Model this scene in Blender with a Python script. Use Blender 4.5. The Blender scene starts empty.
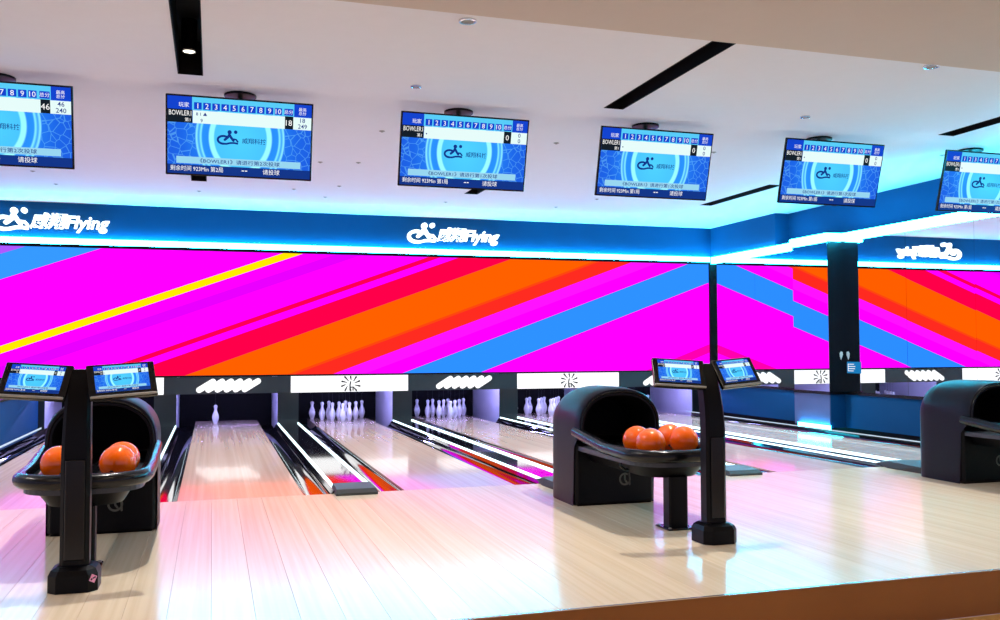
import bpy, math, random
from mathutils import Vector, Matrix
random.seed(4)
SC = bpy.context.scene
COL = SC.collection
# ------------------------------------------------------------------ camera
F, YAW, PIT, ROL = 923.76, 0.3015, 0.0410, -0.0031
CAM = Vector((-0.2513, -8.3811, 1.2975))
fw = Vector((math.sin(YAW)*math.cos(PIT), math.cos(YAW)*math.cos(PIT), math.sin(PIT)))
rt = Vector((math.cos(YAW), -math.sin(YAW), 0)); up = rt.cross(fw)
r2 = rt*math.cos(ROL) + up*math.sin(ROL); u2 = -rt*math.sin(ROL) + up*math.cos(ROL)
cd = bpy.data.cameras.new('camera'); cam = bpy.data.objects.new('camera', cd); COL.objects.link(cam)
cd.sensor_width = 36; cd.lens = F/1000*36; cd.clip_start = .05; cd.clip_end = 200
M = Matrix((r2, u2, -fw)).transposed().to_4x4(); M.translation = CAM; cam.matrix_world = M
SC.camera = cam
# ------------------------------------------------------------------ world, exposure
W = bpy.data.worlds.new('world'); SC.world = W; W.use_nodes = True
W.node_tree.nodes['Background'].inputs[0].default_value = (.70, .68, 1.0, 1)
W.node_tree.nodes['Background'].inputs[1].default_value = .64
SC.view_settings.view_transform = 'Standard'; SC.view_settings.look = 'None'
SC.view_settings.exposure = 0.0; SC.view_settings.gamma = 1.0; SC.view_settings.use_curve_mapping = False
try:
    SC.cycles.use_denoising = True
    SC.cycles.max_bounces = 8; SC.cycles.glossy_bounces = 5; SC.cycles.sample_clamp_indirect = 6.0
except Exception: pass

# ------------------------------------------------------------------ constants of the place
P = 1.9644          # lane pitch
YW = 7.212          # masking / video wall plane
ZC = 3.568          # ceiling
XR = 8.831          # mirror wall
XB, YB0, YB1 = 8.555, 3.37, 4.244   # pilaster on the mirror wall
XT, YT = 9.10, 5.12   # setback of the blue band above the mirror wall
XL = -2.86          # low wall on the other side
YE = -4.05          # front edge of the approach
ZF = -.255          # concourse floor
LHALF, LEND = .527, 9.1
YP = 7.70           # posts between the pits, set back behind the masks

# ------------------------------------------------------------------ helpers
def link(o): COL.objects.link(o); return o
def tag(o, label=None, cat=None, group=None, kind=None):
    if label: o['label'] = label
    if cat: o['category'] = cat
    if group: o['group'] = group
    if kind: o['kind'] = kind
    return o
def empty(name, loc=(0,0,0), rot=(0,0,0)):
    o = bpy.data.objects.new(name, None); o.location = loc; o.rotation_euler = rot; o.empty_display_size = .1
    return link(o)
class MB:
    def __init__(s): s.v = []; s.f = []
    def add(s, vs, fs):
        n = len(s.v); s.v += [tuple(v) for v in vs]; s.f += [tuple(i+n for i in f) for f in fs]; return s
    def box(s, x0, x1, y0, y1, z0, z1):
        return s.add([(x0,y0,z0),(x1,y0,z0),(x1,y1,z0),(x0,y1,z0),(x0,y0,z1),(x1,y0,z1),(x1,y1,z1),(x0,y1,z1)],
                     [(0,3,2,1),(4,5,6,7),(0,1,5,4),(1,2,6,5),(2,3,7,6),(3,0,4,7)])
    def bbox(s, x0, x1, y0, y1, z0, z1, b):          # chamfered box
        rings = []
        for z, i in ((z0, b), (z0+b, 0), (z1-b, 0), (z1, b)):
            a0, a1, c0, c1 = x0+i, x1-i, y0+i, y1-i
            rings.append([(a0+b,c0,z),(a1-b,c0,z),(a1,c0+b,z),(a1,c1-b,z),(a1-b,c1,z),(a0+b,c1,z),(a0,c1-b,z),(a0,c0+b,z)])
        return s.loft(rings, True, True, True)
    def loft(s, rings, closed=True, cap0=False, cap1=False):
        n = len(rings[0]); base = len(s.v); m = n if closed else n-1
        for r in rings: s.v += [tuple(p) for p in r]
        for k in range(len(rings)-1):
            for i in range(m):
                a = base+k*n+i; b = base+k*n+(i+1) % n
                s.f.append((a, b, b+n, a+n))
        if cap0: s.f.append(tuple(base+i for i in reversed(range(n))))
        if cap1: s.f.append(tuple(base+(len(rings)-1)*n+i for i in range(n)))
        return s
    def tube(s, pts, rad, seg=10, closed=False):
        pts = [Vector(p) for p in pts]; rings = []
        prev = None
        for i, p in enumerate(pts):
            if closed: d = pts[(i+1) % len(pts)] - pts[i-1]
            else: d = pts[min(i+1, len(pts)-1)] - pts[max(i-1, 0)]
            d.normalize()
            if prev is None:
                a = Vector((0,0,1)) if abs(d.z) < .9 else Vector((1,0,0)); n1 = d.cross(a).normalized()
            else: n1 = (prev - d*prev.dot(d)).normalized()
            prev = n1; n2 = d.cross(n1)
            r = rad[i] if isinstance(rad, (list, tuple)) else rad
            rings.append([p + n1*r*math.cos(2*math.pi*k/seg) + n2*r*math.sin(2*math.pi*k/seg) for k in range(seg)])
        if closed: rings.append(rings[0])
        return s.loft(rings, True, not closed, not closed)
    def lathe(s, prof, seg=20, cx=0, cy=0):
        rings = [[(cx+r*math.cos(2*math.pi*k/seg), cy+r*math.sin(2*math.pi*k/seg), z) for k in range(seg)] for r, z in prof]
        return s.loft(rings, True, True, True)
    def prism(s, poly, y0, y1):                       # polygon (x,z), counter-clockwise seen from -y
        n = len(poly)
        s.add([(x, y0, z) for x, z in poly] + [(x, y1, z) for x, z in poly],
              [tuple(range(n))] + [tuple(n+i for i in reversed(range(n)))] + [((i+1) % n, i, n+i, n+(i+1) % n) for i in range(n)])
        return s
    def quad(s, x0, x1, z0, z1, y=0.0):               # faces -y
        return s.add([(x0,y,z0),(x1,y,z0),(x1,y,z1),(x0,y,z1)], [(0,1,2,3)])
    def mesh(s, name, m, smooth=False):
        me = bpy.data.meshes.new(name); me.from_pydata(s.v, [], s.f); me.update()
        if m: me.materials.append(m)
        if smooth:
            for p in me.polygons: p.use_smooth = True
            try: me.set_sharp_from_angle(angle=math.radians(38))
            except Exception: pass
        return me
    def build(s, name, m, parent=None, smooth=False, loc=None):
        return put(name, s.mesh(name, m, smooth), parent, loc)
def put(name, me, parent=None, loc=None, rot=None):
    o = bpy.data.objects.new(name, me); link(o)
    if parent: o.parent = parent
    if loc is not None: o.location = loc
    if rot is not None: o.rotation_euler = rot
    return o
def copy_tree(o, parent=None):
    c = o.copy(); link(c); c.parent = parent
    for ch in list(o.children): copy_tree(ch, c)
    return c

# ------------------------------------------------------------------ materials
def nodes(name):
    m = bpy.data.materials.new(name); m.use_nodes = True
    nt = m.node_tree; return m, nt, nt.nodes['Principled BSDF']
def mat(name, col, rough=.5, metal=0., spec=.5, noise=0., scale=8., coat=0., bump=0.):
    m, nt, b = nodes(name)
    b.inputs['Roughness'].default_value = rough; b.inputs['Metallic'].default_value = metal
    b.inputs['Specular IOR Level'].default_value = spec; b.inputs['Coat Weight'].default_value = coat
    b.inputs['Coat Roughness'].default_value = .05
    tc = nt.nodes.new('ShaderNodeTexCoord'); n = nt.nodes.new('ShaderNodeTexNoise'); n.inputs['Scale'].default_value = scale
    n.inputs['Detail'].default_value = 4
    nt.links.new(tc.outputs['Object'], n.inputs['Vector'])
    mx = nt.nodes.new('ShaderNodeMix'); mx.data_type = 'RGBA'
    c = Vector(col)
    mx.inputs[6].default_value = (*(c*(1-noise)), 1); mx.inputs[7].default_value = (*[min(1, q) for q in c*(1+noise)], 1)
    nt.links.new(n.outputs['Fac'], mx.inputs[0]); nt.links.new(mx.outputs[2], b.inputs['Base Color'])
    if bump:
        bp = nt.nodes.new('ShaderNodeBump'); bp.inputs['Strength'].default_value = bump; bp.inputs['Distance'].default_value = .005
        nt.links.new(n.outputs['Fac'], bp.inputs['Height']); nt.links.new(bp.outputs['Normal'], b.inputs['Normal'])
    return m
def emis(name, col, st=1.0):
    m, nt, b = nodes(name)
    b.inputs['Base Color'].default_value = (0,0,0,1); b.inputs['Specular IOR Level'].default_value = .05
    b.inputs['Emission Color'].default_value = (*col, 1); b.inputs['Emission Strength'].default_value = st
    return m
def wood(name, c0, c1, rough=.14, sx=28., sy=.5, spec=.5, coat=0., vary=.10, bw=0.):
    m, nt, b = nodes(name); L = nt.links.new
    b.inputs['Roughness'].default_value = rough; b.inputs['Specular IOR Level'].default_value = spec
    b.inputs['Coat Weight'].default_value = coat; b.inputs['Coat Roughness'].default_value = .04
    tc = nt.nodes.new('ShaderNodeTexCoord'); oi = nt.nodes.new('ShaderNodeObjectInfo')
    mul = nt.nodes.new('ShaderNodeVectorMath'); mul.operation = 'MULTIPLY'; mul.inputs[1].default_value = (sx, sy, 1)
    add = nt.nodes.new('ShaderNodeVectorMath'); add.operation = 'ADD'
    sc = nt.nodes.new('ShaderNodeMath'); sc.operation = 'MULTIPLY'; sc.inputs[1].default_value = 37.
    L(oi.outputs['Random'], sc.inputs[0]); L(tc.outputs['Object'], mul.inputs[0]); L(mul.outputs[0], add.inputs[0]); L(sc.outputs[0], add.inputs[1])
    n = nt.nodes.new('ShaderNodeTexNoise'); n.inputs['Scale'].default_value = 1.; n.inputs['Detail'].default_value = 5
    L(add.outputs[0], n.inputs['Vector'])
    cr = nt.nodes.new('ShaderNodeValToRGB'); cr.color_ramp.elements[0].position = .3; cr.color_ramp.elements[1].position = .7
    cr.color_ramp.elements[0].color = (*c0, 1); cr.color_ramp.elements[1].color = (*c1, 1)
    L(n.outputs['Fac'], cr.inputs[0])
    hv = nt.nodes.new('ShaderNodeHueSaturation'); mr = nt.nodes.new('ShaderNodeMapRange')
    mr.inputs['To Min'].default_value = 1-vary; mr.inputs['To Max'].default_value = 1+vary
    src = oi.outputs['Random']
    if bw:                                              # boards painted by position: one tone per board
        sp = nt.nodes.new('ShaderNodeSeparateXYZ'); L(tc.outputs['Object'], sp.inputs[0])
        dv = nt.nodes.new('ShaderNodeMath'); dv.operation = 'DIVIDE'; dv.inputs[1].default_value = bw; L(sp.outputs[0], dv.inputs[0])
        fl = nt.nodes.new('ShaderNodeMath'); fl.operation = 'FLOOR'; L(dv.outputs[0], fl.inputs[0])
        wn = nt.nodes.new('ShaderNodeTexWhiteNoise'); wn.noise_dimensions = '1D'; L(fl.outputs[0], wn.inputs['W']); src = wn.outputs['Value']
    L(src, mr.inputs['Value']); L(mr.outputs[0], hv.inputs['Value']); L(cr.outputs[0], hv.inputs['Color'])
    L(hv.outputs[0], b.inputs['Base Color'])
    return m
def sepxyz(nt):
    tc = nt.nodes.new('ShaderNodeTexCoord'); sp = nt.nodes.new('ShaderNodeSeparateXYZ'); nt.links.new(tc.outputs['Object'], sp.inputs[0]); return sp
def mnode(nt, op, a, b=None):
    n = nt.nodes.new('ShaderNodeMath'); n.operation = op
    for i, q in enumerate((a, b)):
        if q is None: continue
        if isinstance(q, (int, float)): n.inputs[i].default_value = q
        else: nt.links.new(q, n.inputs[i])
    return n.outputs[0]

M_ = {}
M_['plank'] = wood('maple_plank', (.72,.58,.41), (.82,.69,.52), rough=.17, sx=30, sy=.45, vary=.045)
M_['lane'] = wood('lane_boards', (.80,.57,.44), (.88,.67,.54), rough=.12, sx=26, sy=.3, coat=.35, vary=.05, bw=.0264)
M_['fascia'] = wood('fascia_wood', (.26,.095,.018), (.34,.13,.03), rough=.45, sx=.7, sy=20)
M_['cfloor'] = wood('concourse_wood', (.52,.31,.09), (.66,.42,.14), rough=.3, sx=10, sy=.6)
M_['ceil'] = mat('ceiling_paint', (.74,.73,.82), .9, noise=.02)
M_['beige'] = mat('beige_ceiling_paint', (.56,.48,.45), .9, noise=.02)
M_['blue'] = mat('blue_wall_paint', (.001,.055,.165), .8, spec=.15, noise=.08, scale=3)
M_['slate'] = mat('slate_panel', (.05,.08,.20), .35, noise=.08)
M_['maskdark'] = mat('dark_masking', (.018,.028,.034), .4, noise=.1)
M_['blackgloss'] = mat('black_gloss', (.003,.003,.004), .22, spec=.35, noise=.2)
M_['gutter'] = mat('gutter_black', (.006,.006,.010), .06, noise=.2, coat=1.0)
M_['blackmat'] = mat('black_matte', (.003,.003,.004), .7, spec=.15, noise=.2)
M_['blackplastic'] = mat('black_plastic', (.002,.002,.003), .36, spec=.14, noise=.15, scale=20)
M_['hood'] = mat('hood_plastic', (.0022,.0018,.006), .40, spec=.20, noise=.12, scale=15)
M_['tray'] = mat('tray_rubber', (.03,.035,.045), .35, noise=.15)
M_['cap'] = mat('cap_rubber', (.030,.034,.032), .5, noise=.15)
M_['crest'] = mat('crest_grey', (.10,.10,.08), .5, noise=.1)
M_['grey'] = mat('grey_metal', (.30,.30,.29), .4, metal=.6, noise=.1)
M_['chrome'] = mat('chrome_ring', (.7,.7,.72), .2, metal=1., noise=.05)
M_['kick'] = mat('kickback_paint', (.70,.68,.85), .5, noise=.05)
M_['pin'] = mat('pin_plastic', (.82,.82,.86), .18, noise=.02, coat=.5)
M_['ball'] = mat('orange_ball_resin', (1.0,.135,.001), .10, noise=.04, scale=9, coat=.25)
M_['mirror'] = mat('mirror_silver', (.93,.95,.97), 0.0, metal=1.0, noise=0)
M_['colblack'] = mat('column_black_glass', (.003,.006,.010), .35, spec=.12, noise=.2)
M_['paper'] = mat('white_paper', (.85,.83,.78), .8, noise=.03)
M_['pink'] = mat('pink_sticker', (.9,.35,.55), .5, noise=.05)
M_['ink'] = mat('dark_ink', (.02,.02,.03), .5, noise=.1)
M_['led'] = emis('cyan_led', (.025,.70,1.0), 50.0)
M_['ledw'] = emis('white_led', (.72,.95,1.0), 2.6)
M_['leddim'] = emis('dim_led', (.70,.85,1.0), .9)
M_['sign'] = emis('sign_white', (.86,1.0,.98), 2.5)
M_['mask_w'] = emis('mask_white', (1.0,1.0,1.0), 1.25)
M_['pitlamp'] = emis('violet_tube', (.40,.38,1.0), 120.0)
M_['lampwarm'] = emis('lamp_lens', (1.0,.93,.78), 4.0)
M_['s_white'] = emis('screen_white', (.80,.98,.96), 1.0)
M_['s_text'] = emis('screen_text_white', (1,1,1), 1.0)
M_['s_blue'] = emis('screen_blue', (.005,.055,.62), 1.0)
M_['s_navy'] = emis('screen_navy', (.005,.035,.25), 1.0)
M_['s_dark'] = emis('screen_black', (.006,.012,.02), 1.0)
M_['s_light'] = emis('screen_banner', (.32,.68,.88), 1.0)
M_['s_cyan'] = emis('screen_cyan', (.10,.62,.95), 1.0)
M_['poster'] = emis('poster_blue', (.01,.25,.62), .8)

def video_material():
    m, nt, b = nodes('led_video_content'); sp = sepxyz(nt)
    u = mnode(nt, 'SUBTRACT', sp.outputs[2], mnode(nt, 'MULTIPLY', sp.outputs[0], .366))
    t = mnode(nt, 'DIVIDE', mnode(nt, 'ADD', u, 4.), 10.)
    cr = nt.nodes.new('ShaderNodeValToRGB'); R = cr.color_ramp; R.interpolation = 'CONSTANT'
    MAG = (1,0,1); MAG2 = (1,.0,.9); MAG3 = (1,.005,1)
    st = [(-4.0,MAG2),(-2.02,(1,0,.35)),(-1.86,MAG2),(-1.35,MAG),(-1.15,MAG2),(-.98,MAG),(-.70,(.022,.23,1)),(-.18,MAG),(.06,MAG3),
          (.245,(1,.020,.012)),(.47,(1,.05,.004)),(.53,(1,.095,0)),(1.08,(1,0,.055)),(1.438,MAG),(1.572,(1,0,.07)),(1.655,MAG),
          (1.98,(.82,0,1)),(2.08,(.66,0,1)),(2.22,(.82,0,1)),(2.33,MAG),(2.44,(1,.66,0)),(2.548,MAG),
          (3.553,(.03,.26,1)),(3.94,(.35,.08,1)),(4.3,MAG)]
    e = R.elements
    while len(e) < len(st): e.new(1.)
    for el, (q, c) in zip(sorted(e, key=lambda k: k.position), st): pass
    for i, (q, c) in enumerate(st): e[i].position = (q+4.)/10.; e[i].color = (*c, 1)
    nt.links.new(t, cr.inputs[0]); nt.links.new(cr.outputs[0], b.inputs['Emission Color'])
    b.inputs['Emission Strength'].default_value = 1.25; b.inputs['Base Color'].default_value = (0,0,0,1); b.inputs['Roughness'].default_value = .6; b.inputs['Specular IOR Level'].default_value = 0
    return m
M_['video'] = video_material()
def score_material():
    m, nt, b = nodes('score_screen'); sp = sepxyz(nt)
    x = sp.outputs[0]; z = sp.outputs[2]           # the screen plane is normalised: 1 m half width before scaling
    r = mnode(nt, 'SQRT', mnode(nt, 'ADD', mnode(nt, 'MULTIPLY', x, x), mnode(nt, 'MULTIPLY', z, mnode(nt, 'MULTIPLY', z, .7))))
    cr = nt.nodes.new('ShaderNodeValToRGB'); R = cr.color_ramp; R.interpolation = 'LINEAR'
    st = [(0,(.07,.58,.92)),(.36,(.06,.50,.90)),(.38,(.30,.90,1)),(.43,(.30,.90,1)),(.45,(.02,.24,.85)),(.53,(.02,.26,.86)),(.55,(.22,.80,1)),(.58,(.03,.30,.88)),(.61,(.25,.80,1)),(.63,(.015,.17,.78)),(.80,(.01,.12,.72)),(1.,(.01,.10,.68))]
    e = R.elements
    while len(e) < len(st): e.new(1.)
    for i, (q, c) in enumerate(st): e[i].position = q; e[i].color = (*c, 1)
    nt.links.new(r, cr.inputs[0])
    tc = nt.nodes.new('ShaderNodeTexCoord'); v = nt.nodes.new('ShaderNodeTexVoronoi'); v.feature = 'DISTANCE_TO_EDGE'; v.inputs['Scale'].default_value = 9
    nt.links.new(tc.outputs['Object'], v.inputs['Vector'])
    edge = mnode(nt, 'LESS_THAN', v.outputs['Distance'], .035)
    far = mnode(nt, 'GREATER_THAN', r, .63); k = mnode(nt, 'MULTIPLY', mnode(nt, 'MULTIPLY', edge, far), .22)
    mx = nt.nodes.new('ShaderNodeMix'); mx.data_type = 'RGBA'; mx.inputs[7].default_value = (.25,.85,1,1)
    nt.links.new(k, mx.inputs[0]); nt.links.new(cr.outputs[0], mx.inputs[6]); nt.links.new(mx.outputs[2], b.inputs['Emission Color'])
    b.inputs['Emission Strength'].default_value = 1.15; b.inputs['Base Color'].default_value = (0,0,0,1); b.inputs['Roughness'].default_value = .3; b.inputs['Specular IOR Level'].default_value = .05
    return m
M_['score'] = score_material()

# ================================================================== STRUCTURE
XMIN, XMAX = -8.0, 9.4
# concourse floor
o = MB().box(XMIN, XMAX, -12, YE, ZF-.1, ZF).build('floor', M_['cfloor']); tag(o, 'honey coloured wood floor below the raised approach', 'floor', kind='structure')
# approach: a raised deck with planks
ap = MB().box(XMIN, XR, YE+.025, -.002, ZF, -.026).build('floor_approach', M_['blackmat']); tag(ap, 'raised pale maple approach in front of the lanes', 'floor', kind='structure')
PW = .2063
pm = MB().bbox(-PW/2+.0006, PW/2-.0006, YE+.012, -.002, -.026, 0, .0007).mesh('plank', M_['plank'])
n = int((XR-XMIN)/PW)
for i in range(n): put('plank', pm, ap, (XR-PW*(i+.5), 0, 0))
MB().box(XMIN, XR, YE, YE+.0118, ZF+.001, -.004).build('riser_board', M_['fascia'], ap)
MB().box(XMIN, XR, YE-.004, YE+.0118, -.0038, .0).build('nosing', M_['chrome'], ap)
# bed below lanes and gutters
bed = MB().box(XMIN, XR, 0, 9.7, -.30, -.14).build('floor_lane_bed', M_['blackmat']); tag(bed, 'black bed under lanes and gutters', 'floor', kind='structure')
# ceiling with slots left open
SLOTX = [-4.33, -.447, 3.365, 7.26]; SW = .1
xs = [XMIN]
for sx in SLOTX: xs += [sx-SW, sx+SW]
xs += [XMAX]
ys = [-2.75, -2.40, -.40, 2.75, 4.68, 7.4]
mb = MB()
for i in range(len(xs)-1):
    for j in range(len(ys)-1):
        slot = i % 2 == 1 and j in (1, 3)
        if not slot: mb.add([(xs[i],ys[j],ZC),(xs[i],ys[j+1],ZC),(xs[i+1],ys[j+1],ZC),(xs[i+1],ys[j],ZC)], [(0,1,2,3)])
mb.box(XMIN, XMAX, -2.75, 7.4, ZC+.30, ZC+.34)
ce = mb.build('ceiling', M_['ceil']); tag(ce, 'pale ceiling with black slots', 'ceiling', kind='structure')
o = MB().box(XMIN, XMAX, -12, -2.70, 3.45, 3.9).build('ceiling_drop', M_['beige']); tag(o, 'warm beige lower ceiling over the concourse', 'ceiling', kind='structure')

# back wall: soffit, light strip, dark wall behind the masks
wb = MB().box(XMIN, XR, YW+.02, YW+.3, 3.005, ZC).build('wall_back', M_['blue']); tag(wb, 'blue band above the video wall', 'wall', kind='structure')
wpit = MB().box(XMIN, XR, 9.62, 9.7, -.3, 1.0).build('wall_pit', M_['blackmat']); tag(wpit, 'black curtain wall behind the pins', 'wall', kind='structure')
st = MB().box(XMIN, XR-.06, YW-.05, YW+.019, 2.918, 3.010).build('light_strip', M_['led'])
tag(st, 'glowing cyan light strip along the bottom of the blue band over the video wall', 'light strip')
# right wall
wr = empty('wall_right', (XR, 0, 0)); tag(wr, 'mirror clad side wall with blue base and blue top band', 'wall', kind='structure')
def wpart(name, x0, x1, y0, y1, z0, z1, m):
    return MB().box(x0-XR, x1-XR, y0, y1, z0, z1).build(name, M_[m], wr)
wpart('backing', XR+.02, XR+.3, -6, 7.5, .0, 3.0, 'blackmat')
wpart('backing', XT+.02, XR+.3, -6, 7.5, 3.0, ZC-.002, 'blackmat')
wpart('pilaster_core', XB+.02, XR+.02, YB0+.02, YB1-.02, .09, 3.0, 'blackmat')
wpart('top_band', XR, XT+.02, YT, YW+.02, 3.005, ZC-.002, 'blue'); wpart('top_band', XT, XT+.02, -6, YT, 3.005, ZC-.002, 'blue')
wpart('band_ledge', XR+.001, XT, -6, YT, 2.99, 3.004, 'blue'); wpart('band_ledge', XB, XR, YB0, YB1, 2.99, 3.004, 'blue')
for (y0, y1) in ((YB1, YW+.02), (-6, YB0)):
    wpart('base_panel', XR, XR+.02, y0, y1, .09, .585, 'blue')
    wpart('base_trim', XR-.02, XR+.02, y0, y1, .585, .625, 'blackgloss')
wpart('base_panel', XB, XB+.02, YB0, YB1, .09, .585, 'slate'); wpart('base_panel', XB+.02, XR+.019, YB0, YB0+.02, .09, .585, 'blue')
wpart('base_trim', XB-.02, XB+.02, YB0-.02, YB1, .585, .625, 'blackgloss'); wpart('base_trim', XB+.02, XR-.02, YB0-.02, YB0+.02, .585, .625, 'blackgloss')
wpart('column_face', XB+.002, XR+.019, YB0, YB0+.02, .625, 2.885, 'colblack')
wpart('corner_post', XR-.075, XR+.0, YW-.06, YW+.02, .845, 2.885, 'blackmat')
def mirror(x, y0, y1, yaw=0., dz=0.):
    o = MB().box(-.0, .012, -(y1-y0)/2+.0015, (y1-y0)/2-.0015, .628, 2.884).build('mirror_panel', M_['mirror'], wr)
    o.location = (x-XR, (y0+y1)/2, 0); o.rotation_euler = (0, dz, yaw); return o
mirror(XR, YB1+.02, 5.75); mirror(XR, 5.75, YW-.06)
mirror(XB, YB0, YB1, 0)
C0 = 2.05; mirror(XR, C0, YB0); mirror(XR+.002, .85, C0, .0012); mirror(XR+.002, -.35, .85, -.0006); mirror(XR+.002, -1.55, -.35); mirror(XR+.002, -2.75, -1.55)
# light strips of the right wall
rs = empty('light_strip', (XR, 3, 2.885)); tag(rs, 'glowing cyan light strip stepping along the mirror wall below its blue band', 'light strip')
def rspart(x0, x1, y0, y1, z0=2.885, z1=3.004, root=None, m='led'):
    r = root or rs; l = r.location
    return MB().box(x0-l.x, x1-l.x, y0-l.y, y1-l.y, z0-l.z, z1-l.z).build('strip_run', M_[m], r)
rspart(XR-.05, XR-.001, YB1, YW-.06); rspart(XB-.05, XB-.001, YB0-.05, YB1); rspart(XB, XR-.051, YB0-.05, YB0-.001); rspart(XR-.05, XR-.001, -2.7, YB0-.051)
# low wall on the far side of the neighbouring lane
wl = empty('wall_left', (XL, 0, 0)); tag(wl, 'low blue side wall beside the outer lane', 'wall', kind='structure')
MB().box(-.14, 0, .3, YP-.02, -.14, .62).build('base_panel', M_['blue'], wl)
MB().box(-.16, .02, .3, YW-.03, .62, .65).build('base_trim', M_['blackgloss'], wl)

# ================================================================== LAMPS
def downlight(x, y, z, r, label, cat, group, lens='lampwarm'):
    t = empty('ceiling_downlight', (x, y, z)); tag(t, label, cat, group)
    MB().lathe([(r*.72,-.001),(r*.75,-.012),(r,-.010),(r*1.02,0),(r*.7,.0)], 24).build('ring', M_['chrome'], t, True)
    MB().lathe([(.001,-.004),(r*.7,-.004),(r*.7,.02),(.001,.02)], 20).build('lens', M_[lens], t)
    return t
M_['lens_off'] = mat('lens_off', (.25,.24,.22), .3, noise=.1)
for (x, y, w) in ((1.418,-2.28,'toward the stickered console'), (5.285,-2.36,'toward the mirror wall')):
    downlight(x, y, ZC, .062, 'large round downlight at the beige ceiling edge ' + w, 'downlight', 'large ceiling downlights', 'lens_off')
for (x, y, w) in ((1.412,-.603,'toward the stickered console'),(5.307,-.659,'toward the mirror wall')):
    downlight(x, y, ZC, .048, 'small round downlight in front of the screens ' + w, 'downlight', 'medium ceiling downlights', 'lens_off')
hm = MB().lathe([(.030,0),(.032,-.004),(.020,-.006),(.012,-.010),(.012,-.014),(.001,-.014)], 14).mesh('sprinkler', M_['grey'], True)
for (x, y) in ((1.42,1.13),(3.37,1.14),(5.30,1.07),(8.0,.45),(1.43,2.84),(.98,2.94),(-2.46,4.54),(1.42,4.55),(5.34,4.59),(.835,4.975),(-2.33,5.48),(-.46,5.53),(1.34,5.55),(3.19,5.515),(5.02,5.517)):
    tag(put('ceiling_sprinkler', hm, None, (x, y, ZC)), 'small round sprinkler head on the pale ceiling behind the screens', 'sprinkler', 'sprinkler heads on the ceiling')
def spot(name, loc, energy, col, size=math.radians(110), rad=.05, blend=.6, parent=None, target=None):
    l = bpy.data.lights.new(name, 'SPOT'); l.energy = energy; l.color = col; l.spot_size = size; l.spot_blend = blend; l.shadow_soft_size = rad
    o = link(bpy.data.objects.new(name, l)); o.location = loc
    if parent: o.parent = parent
    if target: o.rotation_euler = (Vector(target)-Vector(loc)).to_track_quat('-Z', 'Y').to_euler()
    return o
names = {-4.33: 'beyond the low blue wall', -.447: 'above the stickered console', 3.365: 'above the four-ball return', 7.26: 'next to the mirror wall'}
for sx in SLOTX:
    for j, (y0, y1) in enumerate(((-2.40,-.40),(2.75,4.68))):
        where = 'over the approach' if j == 0 else 'over the lanes'
        s = empty('ceiling_slot', (sx, (y0+y1)/2, ZC)); tag(s, 'black ceiling light slot ' + where + ' ' + names[sx], 'light slot', 'black slots in the ceiling')
        h = (y1-y0)/2
        b = MB(); t = .008
        b.box(-SW, -SW+t, -h, h, -.004, .28); b.box(SW-t, SW, -h, h, -.004, .28); b.box(-SW+t, SW-t, -h, -h+t, -.004, .28); b.box(-SW+t, SW-t, h-t, h, -.004, .28); b.box(-SW, SW, -h, h, .28, .29)
        b.build('housing', M_['blackmat'], s)
        for k in ((.49, -.70) if j == 0 else (0.3,)):
            lo = sx == -.447 and k == .49                # one can sits lower, its lens shows
            MB().lathe([(.001,.279),(.06,.279),(.06,.04 if lo else .09),(.05,.03 if lo else .08),(.046,.24),(.001,.24)], 18).build('spot_can', M_['blackgloss'], s, True, (0, k, 0))
            q = .034 if lo else .22
            MB().lathe([(.001,q),(.044,q),(.044,q+.008),(.001,q+.008)], 16).build('spot_lens', M_['lampwarm'], s, False, (0, k, 0))
            if j == 0: spot('spot_lamp', (0, k, .02), 330 if k < 0 else 100, (1.0,.95,.90), math.radians(125), .035, .8, s)
            else: spot('spot_lamp', (0, k, .02), 560, (1.0,.90,.90), math.radians(125), .035, .8, s)
for x in (-3.0, 0.6, 4.2, 7.8):
    for y in (-5.2, -7.6):
        t = downlight(x, y, 3.45, .08, 'round recessed downlight in the beige concourse ceiling', 'downlight', 'downlights over the concourse')
        spot('downlight_lamp', (0, 0, -.03), 60, (1.0,.82,.60), math.radians(150), .06, .9, t)

# ================================================================== VIDEO WALL, SIGNS
vw = empty('video_wall', (0, YW, .86)); tag(vw, 'long LED video wall showing magenta orange blue and yellow diagonal stripes', 'video wall')
s = MB().quad(XMIN, XR-.075, .872, 2.872, YW-.012).build('screen', M_['video'], vw); s.location = (0, -YW, -.86)
f = MB().box(XMIN, XR-.075, YW-.05, YW+.02, 2.872, 2.9165).box(XMIN, XR-.075, YW-.02, YW+.02, .846, .872).box(XMIN, XR-.075, YW-.01, YW+.02, .872, 2.872).build('frame', M_['blackmat'], vw); f.location = (0, -YW, -.86)

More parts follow.
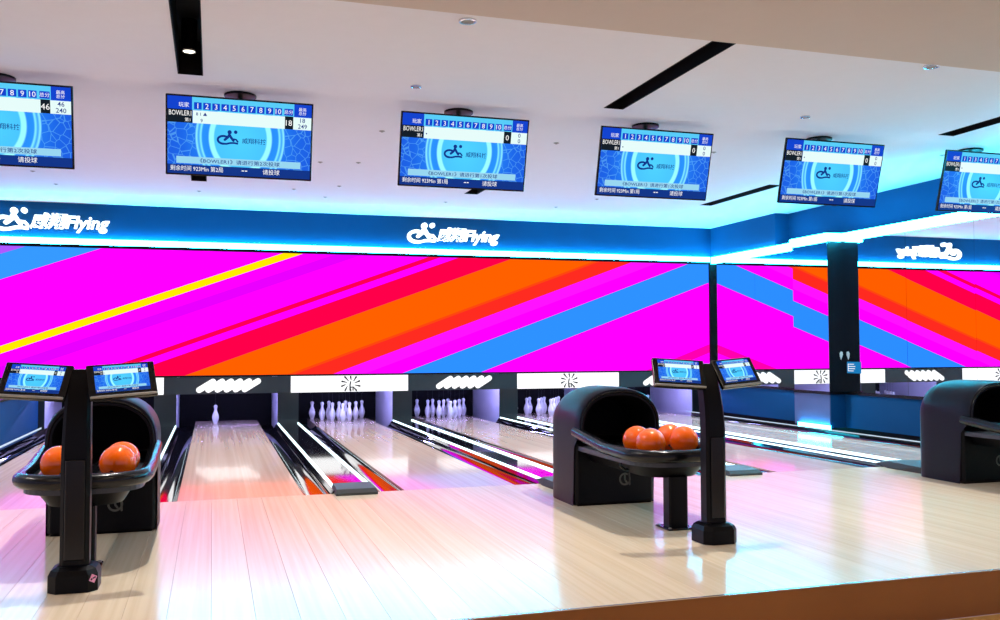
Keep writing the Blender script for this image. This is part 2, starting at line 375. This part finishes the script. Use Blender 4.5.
def text_geo(body, h, x, z, align='LEFT', shear=0., bold=0., extrude=0., width=None):
    c = bpy.data.curves.new('txt', 'FONT'); c.body = body; c.size = 1.; c.shear = shear; c.offset = bold; c.extrude = extrude/h; c.resolution_u = 2; c.align_x = 'LEFT'
    t = bpy.data.objects.new('txt', c); link(t)
    bpy.context.view_layer.update()
    me = bpy.data.meshes.new_from_object(t.evaluated_get(bpy.context.evaluated_depsgraph_get()))
    xs_ = [v.co.x for v in me.vertices]; ys_ = [v.co.y for v in me.vertices]
    x0, x1, y0, y1 = min(xs_), max(xs_), min(ys_), max(ys_)
    s = h/(y1-y0); sx = (width/(x1-x0)) if width else s
    W_ = (x1-x0)*sx; ox = {'LEFT': 0, 'CENTER': -W_/2, 'RIGHT': -W_}[align]
    vs = [(x+ox+(v.co.x-x0)*sx, -v.co.z*s, z+(v.co.y-y0)*s) for v in me.vertices]
    fs = [tuple(p.vertices) for p in me.polygons]
    bpy.data.objects.remove(t); bpy.data.curves.remove(c); bpy.data.meshes.remove(me)
    return vs, fs
def ribbon(mb, pts, w, y0, y1, cap=5):
    # flat stroke with round ends, built as a prism
    pts = [Vector((a, b)) for a, b in pts]; Lf = []; Rt = []
    for i, p in enumerate(pts):
        d = (pts[min(i+1, len(pts)-1)] - pts[max(i-1, 0)]).normalized(); nn = Vector((-d.y, d.x))
        ww = (w[i] if isinstance(w, (list, tuple)) else w)/2
        Lf.append(p+nn*ww); Rt.append(p-nn*ww)
    n = len(pts)
    for i in range(n-1):
        mb.prism([(Rt[i].x,Rt[i].y),(Rt[i+1].x,Rt[i+1].y),(Lf[i+1].x,Lf[i+1].y),(Lf[i].x,Lf[i].y)], y0, y1)
    for p, ww in ((pts[0], w[0] if isinstance(w, (list, tuple)) else w), (pts[-1], w[-1] if isinstance(w, (list, tuple)) else w)):
        mb.prism([(p.x+ww/2*math.cos(2*math.pi*k/12), p.y+ww/2*math.sin(2*math.pi*k/12)) for k in range(12)], y0, y1)
    return mb
def emblem(mb, sc, ox, oz, y0, y1):
    T = lambda q: [(ox+a*sc, oz+b*sc) for a, b in q]
    ring = [(.17+.125*math.cos(t)*1.05, .125+.092*math.sin(t)) for t in [math.radians(60+i*15) for i in range(0, 15)]]
    tail = [(ring[-1][0], ring[-1][1]), (.24,.035), (.33,.06), (.42,.065), (.49,.055)]
    ribbon(mb, T(ring), .052*sc, y0, y1); ribbon(mb, T(tail), .045*sc, y0, y1)
    ribbon(mb, T([(.305,.26),(.27,.19),(.20,.13)]), .058*sc, y0, y1); ribbon(mb, T([(.31,.25),(.36,.17),(.40,.12)]), .058*sc, y0, y1)
    ribbon(mb, T([(.40,.155),(.46,.15),(.50,.10)]), .04*sc, y0, y1)
    for (a, b, r) in ((.31,.315,.05),(.45,.325,.042)):
        mb.prism([(ox+sc*(a+r*math.cos(2*math.pi*k/16)), oz+sc*(b+r*math.sin(2*math.pi*k/16))) for k in range(16)], y0, y1)
def make_sign(x, label):
    r = empty('wall_sign', (x, YW-.03, 3.08)); tag(r, label, 'sign', 'illuminated logo signs on the blue band')
    e = MB(); emblem(e, 1., 0, .015, -.03, .05); e.build('emblem', M_['sign'], r)
    c = MB(); c.add(*text_geo('威翔', .25, .53, .065, shear=.25, bold=.02, extrude=.03, width=.53)); c.build('characters', M_['sign'], r)
    t = MB(); t.add(*text_geo('Flying', .26, 1.03, .02, shear=.22, bold=.02, extrude=.03, width=.63)); t.build('lettering', M_['sign'], r)
    MB().box(.10, 1.6, .030, .049, .10, .13).build('mounting_rail', M_['blue'], r)
    return r
make_sign(2.915, 'white lit logo sign with bowler emblem over the lane beside the four-ball return')
make_sign(-3.47, 'white lit logo sign with bowler emblem over the low blue side wall')

# ================================================================== LANES
WH = {-2: 'lane beyond the low blue wall', -1: 'lane beside the low blue wall', 0: 'single-pin lane', 1: 'lane between single-pin lane and four-ball return',
      2: 'slash-bar lane past the four-ball return', 3: 'starburst lane past the four-ball return', 4: 'last lane beside the mirror wall'}
lane_m = MB().box(-LHALF, LHALF, 0, YP, -.139, 0).mesh('lane_surface', M_['lane'])
gp = []
for i in range(11):
    a = math.pi*i/10; gp.append((LHALF+.004 + .1145 - .1145*math.cos(a), -.012 - .065*math.sin(a)))
def gutter(sgn):
    ring = lambda y: [(sgn*x, y, z) for x, z in gp]
    return MB().loft([ring(0.0), ring(YP-.002)], False).mesh('gutter', M_['gutter'], True)
g1, g2 = gutter(1), gutter(-1)
dot_m = MB().lathe([(.001,0),(.035,0),(.035,.0015),(.001,.0015)], 14).mesh('lane_marker', M_['ink'])
for k in range(-2, 5):
    L = empty('bowling_lane', (k*P, 0, 0)); tag(L, 'glossy pale maple bowling ' + WH[k].replace('-pin lane', '-pin lane') if k != 0 else 'glossy pale maple bowling lane with a single standing pin', 'lane', 'bowling lanes')
    put('lane_surface', lane_m, L); put('gutter', g1, L); put('gutter', g2, L)
    for q in (-.30, .30): put('lane_marker', dot_m, L, (q, 6.82, 0))
# dividers
def divider(c, label, br):
    D = empty('lane_divider', (c, 0, 0)); tag(D, label, 'divider', 'lane dividers')
    prof = [(-.214,-.139),(-.214,.0),(-.19,.028),(.19,.028),(.214,.0),(.214,-.139)]
    MB().loft([[(x, 0.0, z) for x, z in prof], [(x, YP-.004, z) for x, z in prof]], True, True, True).build('capping', M_['gutter'], D)
    for s_ in (-1, 1): MB().bbox(s_*.165-.009, s_*.165+.009, .10 if not br else -.05, YP-.01, .028, .046, .003).build('led_line', M_['ledw'], D)
    e = MB()
    if not br:
        e.loft([[(-.185,-.15,.0),(.185,-.15,.0),(.185,-.15,.02),(-.185,-.15,.02)], [(-.185,-.10,.0),(.185,-.10,.0),(.175,-.10,.05),(-.175,-.10,.05)], [(-.185,.20,.0),(.185,.20,.0),(.17,.20,.065),(-.17,.20,.065)], [(-.185,.26,.0),(.185,.26,.0),(.165,.26,.05),(-.165,.26,.05)]], True, True, True)
    else:
        e.loft([[(-.20,-.62,.0),(.20,-.62,.0),(.20,-.62,.06),(-.20,-.62,.06)], [(-.22,-.12,.0),(.22,-.12,.0),(.20,-.12,.07),(-.20,-.12,.07)], [(-.2,.10,.029),(.2,.10,.029),(.12,.10,.05),(-.12,.10,.05)]], True, True, True)
    e.build('end_cap', M_['cap'], D)
    return D
divider(-1.5*P, 'glossy black divider with two light lines beside the low blue wall', False) if False else None
divider(-.5*P, 'glossy black divider leading to the ball return with the stickered console', True)
divider(.5*P, 'glossy black divider with blunt end cap next to the single pin lane', False)
divider(1.5*P, 'glossy black divider leading to the four-ball return', True)
divider(2.5*P, 'glossy black divider with blunt end cap past the four-ball return', False)
divider(3.5*P, 'glossy black divider leading to the ball return next to the mirror wall', True)
# ledges along both side walls
def ledge(x0, x1, xl, label, pil=False):
    D = empty('side_ledge', ((x0+x1)/2, 0, 0)); tag(D, label, 'ledge')
    c = (x0+x1)/2
    MB().box(x0-c, x1-c, 0, YP-.01, -.139, .06).build('ledge_body', M_['gutter'], D)
    MB().bbox(xl-.007-c, xl+.007-c, .1, 7.66, .06, .072, .002).build('led_line', M_['leddim'], D)
    return D
lr = ledge(4*P+.765, XB-.024 if False else XR-.003, XB-.06, 'black ledge with a thin light line at the foot of the mirror wall')
ledge(XL+.002, -P-.765, XL+.05, 'black ledge with a thin light line at the foot of the low blue wall')
MB().box(XB-.05-lr.location.x, XB-.004-lr.location.x, YB0-.02, YB1-.15, .061, .125).build('bright_led_run', M_['led'], lr)

# ================================================================== MASKS AND PITS
OPL, OPR = -.81, .81
def star(mb, cx, cz, y0, y1):
    rnd = random.Random(3)
    for i in range(10):
        a = 2*math.pi*i/10+.2; r0 = .055+.02*rnd.random(); r1 = .125+.02*rnd.random()
        p0 = (cx+r0*math.cos(a)*1.15, cz+r0*math.sin(a)*.85); p1 = (cx+r1*math.cos(a+.12)*1.15, cz+min(.115, max(-.115, r1*math.sin(a+.12))))
        ribbon(mb, [p0, p1], [.012, .03], y0, y1)
    ribbon(mb, [(cx-.01,cz-.11),(cx-.01,cz-.02),(cx,cz+.03)], .022, y0, y1); ribbon(mb, [(cx-.01,cz-.06),(cx+.04,cz-.06),(cx+.04,cz-.11)], .022, y0, y1)
for k in range(-2, 5):
    U = empty('pinsetter_mask', (k*P, YW, .57)); z = lambda q: q-.57
    white = k % 2 != 0
    tag(U, ('backlit white masking panel with starburst over the ' if white else 'dark masking panel with white slanted bars over the ') + WH[k], 'masking panel', 'masking panels below the video wall')
    xr = min(P/2-.004, XR-.004-k*P)
    MB().bbox(-P/2+.004, xr, -.02, .02, z(.572), z(.842), .002).build('panel', M_['mask_w' if white else 'maskdark'], U)
    if white:
        b = MB(); star(b, -.0, z(.707), -.024, -.0205); b.build('starburst', M_['ink'], U)
    else:
        for i in range(6):
            x0 = -.45+i*.14
            b = MB(); ribbon(b, [(x0, z(.640)), (x0+.21, z(.770))], .095, -.034, -.0205); b.build('light_bar', M_['mask_w'], U)
    MB().box(k*P-P/2-(P/2+OPL), min(k*P-P/2+(P/2+OPL), XR-.004), YP, YP+.04, -.138, .86).build('pillar', M_['maskdark'], wpit)
    if k == 4: MB().box(k*P+OPR, XR-.004, YP, YP+.04, -.138, .86).build('pillar', M_['maskdark'], wpit)
    T = empty('pin_pit', (k*P, 8.4, 0)); tag(T, 'pin pit with lavender side walls behind the ' + WH[k], 'pin pit', 'pin pits behind the masks')
    for (x, s_) in ((OPL-.03, -1), (OPR+.03, 1)):
        MB().box(x-.02, x+.02, YP+.045-8.4, 9.55-8.4, -.139, .80).build('kickback', M_['kick'], T)
    MB().box(k*P-LHALF, k*P+LHALF, YP+.001, LEND, -.139, 0).build('pin_deck', M_['lane'], bed)
    MB().box(OPL-.05, OPR+.05, 9.56-8.4, 9.60-8.4, -.139, .84).build('curtain', M_['blackmat'], T)
    MB().box(OPL-.05, OPR+.05, YP+.045-8.4, 9.60-8.4, .845, .86).build('pit_roof', M_['blackmat'], T)
    MB().tube([(OPL+.1, YP+.10-8.4, .70), (OPR-.1, YP+.10-8.4, .70)], .018, 8).build('violet_lamp', M_['pitlamp'], T)
# pins
prof = [(.001,0),(.027,0),(.031,.006),(.044,.045),(.055,.085),(.058,.110),(.056,.135),(.045,.175),(.032,.205),(.025,.228),(.0235,.245),(.026,.265),(.031,.285),(.0325,.298),(.030,.312),(.021,.324),(.008,.329),(.001,.330)]
pin_m = MB().lathe(prof, 18).mesh('bowling_pin', M_['pin'], True)
str_m = MB().lathe([(.006,0),(.005,.02),(.0012,.024),(.0012,.50)], 6).mesh('string', M_['ink'])
for k in (-1, 0, 1, 2, 3, 4):
    for row in range(4):
        for i in range(row+1):
            x = (i-row/2)*.3048; y = 8.14+row*.264
            if k == 0 and not (row == 1 and i == 0): continue
            p = put('bowling_pin', pin_m, None, (k*P+x - (.04 if k == 0 else 0), y, 0))
            if k == 0: tag(p, 'lone white bowling pin standing on the lane with no other pins', 'bowling pin', 'bowling pins')
            else:
                rown = ['front', 'second row', 'third row', 'back row'][row]
                pos = [[''], [' farther from', ' nearer to'], [' farthest from', ' middle from', ' nearest to'], [' farthest from', ' third from', ' second from', ' nearest to']][row][i]
                lab = 'white ' + rown + ' pin' + (pos + ' the mirror' if pos else '') + ', ' + WH[k]
                tag(p, lab, 'bowling pin', 'bowling pins')
            put('string', str_m, p, (0, 0, .329))

# ================================================================== SCORE SCREENS
def score_parts(w, h, sc, thr):
    """flat print of the score display: list of (name, mesh)"""
    X = lambda u: (u-.5)*w
    Z = lambda v: (.5-v)*h
    out = []
    def q(name, rects, m, y):
        b = MB()
        for (u0, u1, v0, v1) in rects: b.quad(X(u0), X(u1), Z(v1), Z(v0), y)
        out.append((name, b.mesh(name, M_[m])))
    q('header_bar', [(0,1,0,.165)], 's_cyan', -.0006)
    q('header_cells', [(0,.165,.0,.165),(.875,1,0,.165)] + [(.178+i*.062, .178+i*.062+.052, .065, .155) for i in range(10)] + [(.805,.868,.065,.155)], 's_blue', -.0012)
    q('score_row', [(.17,.81,.17,.335)], 's_white', -.0012); q('total_cell', [(.87,1,.17,.335)], 's_white', -.0012)
    q('name_box', [(0,.168,.165,.335)], 's_dark', -.0010); q('score_box', [(.808,.87,.165,.335)], 's_dark', -.0010)
    q('banner', [(.06,.93,.775,.865)], 's_light', -.0010)
    q('footer_bar', [(0,1,.882,1)], 's_navy', -.0008)
    bold = .0
    b = MB()
    def t(body, u, v, hh, al='CENTER', width=None):
        vs, fs = text_geo(body, hh*h, X(u), Z(v), al, bold=bold, width=width*w if width else None)
        b.add([(x, y-.002, z) for x, y, z in vs], fs)
    t('玩家', .11, .135, .062)
    for i in range(10): t(str(i+1), .178+i*.062+.026, .143, .066)
    t('总分', .836, .135, .055); t('最高\n总分', .935, .14, .10)
    t('BOWLER1', .085, .245, .065, width=.15); t('第1', .135, .32, .05)
    t(sc[0], .839, .29, .075)
    t('剩余时间 923Min 第'+thr+'局', .02, .965, .07, 'LEFT', .36); t('--', .53, .935, .012); t('请投球', .72, .965, .07)
    out.append(('white_text', b.mesh('white_text', M_['s_text'])))
    b = MB(); bold = .008
    t(sc[0], .937, .24, .06); t(sc[1], .937, .32, .06)
    t('《BOWLER1》请进行第'+thr+'次投球', .50, .85, .06, 'CENTER', .56)
    t('威翔科技', .595, .565, .075); 
    if sc[0] != '0': t('8 1 ▲', .23, .235, .045); t('9', .23, .32, .045)
    else: t('·', .19, .28, .02)
    out.append(('dark_text', b.mesh('dark_text', M_['s_navy'])))
    b = MB(); emblem(b, .30*w, X(.33), Z(.60), -.0022, -.0016); out.append(('emblem', b.mesh('emblem', M_['s_navy'])))
    return out
_cache = {}
def screen_on(parent, w, h, sc, thr, y):
    key = (w, h, sc, thr)
    if key not in _cache:
        me = bpy.data.meshes.new('screen'); a = h/w
        me.from_pydata([(-1,0,-a),(1,0,-a),(1,0,a),(-1,0,a)], [], [(0,1,2,3)]); me.materials.append(M_['score'])
        _cache[key] = (me, score_parts(w, h, sc, thr))
    me, parts = _cache[key]
    s = put('screen', me, parent, (0, y, 0)); s.scale = (w/2, w/2, w/2)
    # print sits on the glass; same parent as the glass so the scale does not carry over
    for nm, pm_ in parts:
        q = put(nm, pm_, parent, (0, y, 0))
        if nm in ('white_text', 'dark_text', 'header_cells', 'emblem'): q['kind'] = 'stuff'      # print too fine to pick apart
    return s
TW, TH = 1.232, .680
tilt = math.radians(15)
tvs = [(-1.985, ('46','240'), '2', 'hanging score screen reading 46 and 240, over the lane by the low blue wall'),
       (-.035, ('18','249'), '2', 'hanging score screen reading 18 and 249, over the single-pin lane'),
       (1.985, ('0','0'), '1', 'hanging score screen reading zero over the ' + WH[1]),
       (3.96, ('0','0'), '1', 'hanging score screen reading zero over the ' + WH[2]),
       (6.045, ('0','0'), '1', 'hanging score screen reading zero over the ' + WH[3]),
       (8.10, ('0','0'), '1', 'hanging score screen nearest the mirror wall over the last lane')]
tv_body = MB().bbox(-TW/2, TW/2, 0, .026, -TH/2, TH/2, .004).mesh('bezel', M_['blackgloss'])
tv_back = MB().bbox(-.32, .32, .0265, .07, -.25, .20, .01).mesh('back_housing', M_['blackplastic'])
for (x, sc, thr, lab) in tvs:
    t = empty('score_screen', (x, -.085, 3.128 + (.018 if x > 5 else 0)), (tilt, 0, 0)); tag(t, lab, 'screen', 'score screens hung in a row')
    put('bezel', tv_body, t); put('back_housing', tv_back, t)
    screen_on(t, TW-.03, TH-.03, sc, thr, -.0015)
    # ceiling bracket: plate against the ceiling and two arms (upright in the room)
    inv = Matrix.Rotation(-tilt, 4, 'X')
    b = MB(); b.lathe([(.001,ZC-.001),(.14,ZC-.001),(.14,ZC-.02),(.06,ZC-.035),(.03,ZC-.035)], 20, x, .13); b.tube([(x, .13, ZC-.03), (x, .13, 3.30)], .025, 12)
    b.v = [tuple(inv @ (Vector(v)-t.location)) for v in b.v]
    b.build('ceiling_mount', M_['blackplastic'], t, True)

# ================================================================== BALL RETURNS
def arch(hw, zs, zt, y, n=22, z0=0., ex=2.3):
    pts = [(-hw, y, z0)]
    for i in range(n+1):
        a = math.pi*(1-i/n); c, s_ = math.cos(a), math.sin(a)
        pts.append((hw*math.copysign(abs(c)**(2/ex), c), y, zs+(zt-zs)*abs(s_)**(2/ex)))
    pts.append((hw, y, z0)); return pts
def make_return():
    R = empty('ball_return', (0, 0, 0))
    zb = .50
    # hood: shell with rounded back, open mouth and a dark cavity
    secs = [(.20,.52,.72,-.700,0),(.28,.56,.82,-.705,0),(.325,.60,.885,-.725,0),(.348,.63,.930,-.765,0),(.360,.645,.955,-.83,0),(.364,.65,.968,-.92,0),(.364,.65,.972,-1.27,0),(.364,.65,.970,-1.295,.48),(.362,.65,.962,-1.39,.585),(.356,.648,.955,-1.405,.59)]
    rings = [arch(a, b, c, y, z0=d) for a, b, c, y, d in secs]
    inner = [arch(.318,.645,.908,-1.405, z0=.59), arch(.312,.645,.900,-1.36, z0=.56), arch(.30,.63,.86,-.85, z0=zb)]
    hs = MB().loft(rings, False); hs.f.append(tuple(reversed(range(len(rings[0])))))
    # rim between outer and inner mouth
    n = len(rings[0]); base = len(hs.v); hs.v += inner[0]
    for i in range(n-1): hs.f.append(((len(rings)-1)*n+i, (len(rings)-1)*n+i+1, base+i+1, base+i))
    hs.build('hood', M_['hood'], R, True)
    cv = MB().loft(inner, False); cv.f.append(tuple(2*n+i for i in range(n)))
    cv.add([inner[0][0], inner[0][-1], inner[2][-1], inner[2][0]], [(0,1,2,3)])
    cv.build('hood_cavity', M_['blackmat'], R, True)
    MB().tube([(a, -1.407, c) for a, _, c in arch(.34,.647,.933,-1.407, z0=.60)], .010, 8).build('mouth_rim', M_['blackgloss'], R, True)
    bd = MB().bbox(-.352, .352, -1.305, -.90, 0, .53, .022).build('cabinet', M_['blackplastic'], R)
    MB().box(-.33, .33, -1.29, -.92, -.0, .012).build('plinth', M_['blackmat'], R)
    # crest on the cabinet
    lg = MB(); ring = [(.085+.045*math.cos(math.radians(a)), .205+.045*math.sin(math.radians(a))) for a in range(60, 391, 15)]
    ribbon(lg, ring, .014, -1.309, -1.3052); ribbon(lg, [(.125,.250),(.128,.16)], .014, -1.309, -1.3052); ribbon(lg, [(.085,.235),(.085,.20),(.10,.18)], .014, -1.309, -1.3052)
    lg.build('crest', M_['crest'], R)
    # tray: racetrack plate, thick rim, front pad, ball channels
    def track(hw, yf, zo=0., k=18):
        pts = [(-hw, -1.31)]+[(-hw, -1.55), (-hw, -1.9)]; yc = 2.20
        for i in range(k+1):
            a = math.pi*i/k; c_ = math.cos(a); pts.append((-hw*math.copysign(abs(c_)**.75, c_), -yc-(abs(yf)-yc)*max(0, math.sin(a))**.75))
        pts += [(hw, -1.9), (hw, -1.55), (hw, -1.31)]; return pts
    tr = track(.350, -2.53)
    zz = lambda y: .615 if y > -1.25 else (.615-(abs(y)-1.25)*.12 if y > -1.95 else .531)
    MB().tube([(x, y, zz(y)) for x, y in tr], .046, 12).build('tray_rim', M_['blackgloss'], R, True)
    pl = track(.335, -2.52)
    MB().loft([[(x, y, .455) for x, y in pl], [(x, y, .493) for x, y in pl]], True, True, True).build('tray_plate', M_['tray'], R)
    un = track(.27, -2.45)
    MB().loft([[(x*.8, y*.97, .365) for x, y in un], [(x, y, .4545) for x, y in un]], True, True, True).build('tray_underside', M_['blackplastic'], R, True)
    pd = []
    for i in range(7):
        f_ = i/6; y = -2.47+.16*f_; pd.append([(x, y-.05*math.cos(x/.31*math.pi/2)+.05, .494+max(0, (.045*math.sin(math.pi*min(1, .15+f_*.85))))*math.cos(x/.33*math.pi/2)**.5) for x in [(-.30+.6*j/12) for j in range(13)]])
    pb = MB().loft(pd, False); pb.build('front_pad', M_['tray'], R, True)
    for x in (-.02, .02): MB().tube([(x, -1.32, .51), (x, -2.20, .51)], .012, 8).build('channel_rail', M_['blackgloss'], R, True)
    MB().bbox(-.075, .075, -2.40, -2.29, .0, .38, .012).build('post', M_['blackplastic'], R)
    MB().bbox(-.11, .11, -2.45, -2.24, .0, .012, .003).build('foot_plate', M_['blackgloss'], R)
    for (x, y) in ((-.09,-2.43),(.09,-2.43),(-.09,-2.26),(.09,-2.26)): MB().lathe([(.001,.020),(.010,.020),(.012,.012),(.001,.012)], 8, x, y).build('bolt', M_['grey'], R)
    MB().tube([(-.29,-2.05,.455),(-.30,-2.05,.42),(-.26,-2.05,.39),(-.20,-2.05,.39)], .010, 8).build('hook', M_['blackgloss'], R, True)
    return R
BRX = [-.5*P, 1.5*P, 3.5*P]
br = make_return(); br.location = (BRX[0], 0, 0)
tag(br, 'black ball return with three orange balls behind the console with the pink sticker', 'ball return', 'ball returns')
b2 = copy_tree(br); b2.location = (BRX[1], 0, 0); b2['label'] = 'black ball return holding four orange balls with round crest on its cabinet'
b3 = copy_tree(br); b3.location = (BRX[2], 0, 0); b3['label'] = 'black ball return next to the mirror wall without balls in view'
# balls
def uvs(r, a=28, b=18):
    return MB().lathe([(max(.0005, r*math.sin(math.pi*i/b)), -r*math.cos(math.pi*i/b)) for i in range(b+1)], a)
ball_m = uvs(.108).mesh('bowling_ball', M_['ball'], True)
hole_m = MB().lathe([(.001,.1078),(.013,.1078),(.013,.1088),(.001,.1088)], 10).mesh('finger_hole', M_['ink'])
def ball(x, y, lab, rot):
    o = put('bowling_ball', ball_m, None, (x+.02, y, .6015), rot); tag(o, lab, 'bowling ball', 'orange bowling balls on the ball returns')
    for (a, c) in ((.22,.10),(.22,-.10),(-.12,0)):
        q = put('finger_hole', hole_m, o); q.rotation_euler = (a, c, 0)
ball(-1.157, -2.17, 'orange bowling ball alone in its channel behind the stickered console', (1.9, .2, .5))
ball(-.82, -2.24, 'front orange bowling ball of the touching pair behind the stickered console', (2.2, .5, 0))
ball(-.815, -2.02, 'rear orange bowling ball of the touching pair behind the stickered console', (2.0, 1., 0))
ball(2.778, -2.03, 'rear orange ball of the fully visible pair on the four-ball return', (2.5, .2, 0))
ball(2.782, -2.25, 'front orange ball of the fully visible pair on the four-ball return', (2.2, -.6, 0))
ball(3.105, -1.93, 'rear orange ball of the pair by the console, four-ball return', (2.0, .6, 0))
ball(3.105, -2.15, 'front orange ball of the pair by the console, four-ball return', (2.6, .6, 0))

# ================================================================== CONSOLES
def octa(hx, hy, c, z): return [(-hx+c,-hy,z),(hx-c,-hy,z),(hx,-hy+c,z),(hx,hy-c,z),(hx-c,hy,z),(-hx+c,hy,z),(-hx,hy-c,z),(-hx,-hy+c,z)]
def make_console():
    C = empty('scoring_console', (0, 0, 0))
    MB().loft([octa(.124,.124,.045,0), octa(.124,.124,.045,.09), octa(.112,.112,.042,.115), octa(.085,.075,.02,.130)], True, True, True).build('base', M_['blackplastic'], C)
    rings = []
    for i in range(15):
        z = .128 + i*(1.185-.128)/14; t = max(0, (z-.72)/.465); y = .11*t*t; hx = .074-.012*t; hy = .055
        rings.append([(a, b+y, z) for a, b, _ in octa(hx, hy, .018, 0)])
    MB().loft(rings, True, True, True).build('column', M_['blackplastic'], C, True)
    MB().bbox(-.05, .05, -.068, -.0555, .16, .70, .005).build('front_strip', M_['blackgloss'], C)
    MB().bbox(-.20, .20, .09, .125, 1.08, 1.14, .006).build('screen_arm', M_['blackplastic'], C)
    for s_ in (-1, 1):
        e = empty('monitor', (s_*.222, .045, 1.125), (math.radians(-32), 0, 0)); e.parent = C
        e.rotation_euler = (Matrix.Rotation(s_*math.radians(10), 3, 'Z') @ Matrix.Rotation(math.radians(-30), 3, 'X') @ Matrix.Rotation(-s_*math.radians(4.2), 3, 'Y')).to_euler()
        MB().bbox(-.178, .178, 0, .028, -.108, .108, .004).build('monitor_housing', M_['blackgloss'], e)
        MB().bbox(-.175, .175, -.012, .0, -.106, -.092, .003).build('monitor_lip', M_['grey'], e)
        me, parts = None, None
        s = screen_on(e, .285, .165, ('0','0'), '1', -.001)
        for ch in e.children:
            if ch.name.split('.')[0] not in ('monitor_housing', 'monitor_lip'): ch.location.z += .012
    return C
co = make_console(); co.location = (-.955, -2.84, 0); tag(co, 'black scoring console with two tilted screens and a pink sticker on its base', 'console', 'scoring consoles')
c2 = copy_tree(co); c2.location = (2.968, -2.84, 0); c2['label'] = 'black scoring console with two tilted screens in front of the four-ball return'
# flip tilt so that the glass faces the bowlers from above
sk = empty('sticker', (-.955+.1015, -2.84-.1015, .068)); tag(sk, 'small pink sticker with dark print on the console base', 'sticker')
sk.rotation_euler = (0, .5, math.radians(45)); sk.scale = (.62, 1, .62)
MB().box(-.03, .03, -.002, .0, -.03, .03).build('sheet', M_['pink'], sk)
b = MB(); b.quad(-.022,-.004,-.02,-.004,-.0025); b.quad(.004,.02,.004,.022,-.0025); b.quad(-.008,.006,-.003,.010,-.0025); b.build('print', M_['ink'], sk)

# ================================================================== SMALL THINGS ON THE COLUMN
ps = empty('poster', (XR-.001, 3.17, .905)); tag(ps, 'small blue notice with white lines hung in the mirror corner beside the black column', 'notice')
MB().box(-.014, -.002, -.15, .13, 0, .17).build('sheet', M_['poster'], ps)
b = MB()
for i, (a, c) in enumerate(((.10,-.02),(.10,-.05),(.10,-.06),(.10,-.03))): b.box(-.016, -.0142, c, a, .03+i*.033, .04+i*.033)
b.box(-.016, -.0142, .095, .105, .03, .14); b.build('white_lines', M_['s_text'], ps)
tg = MB().prism([(-.02,0),(.0,-.05),(.035,.03),(.03,.07),(.0,.08),(-.025,.05)], -.004, -.0005).build('paper_tag', M_['paper']); tg.location = (8.765, YB0, 1.15)
tag(tg, 'small white paper tag stuck on the black column', 'tag')
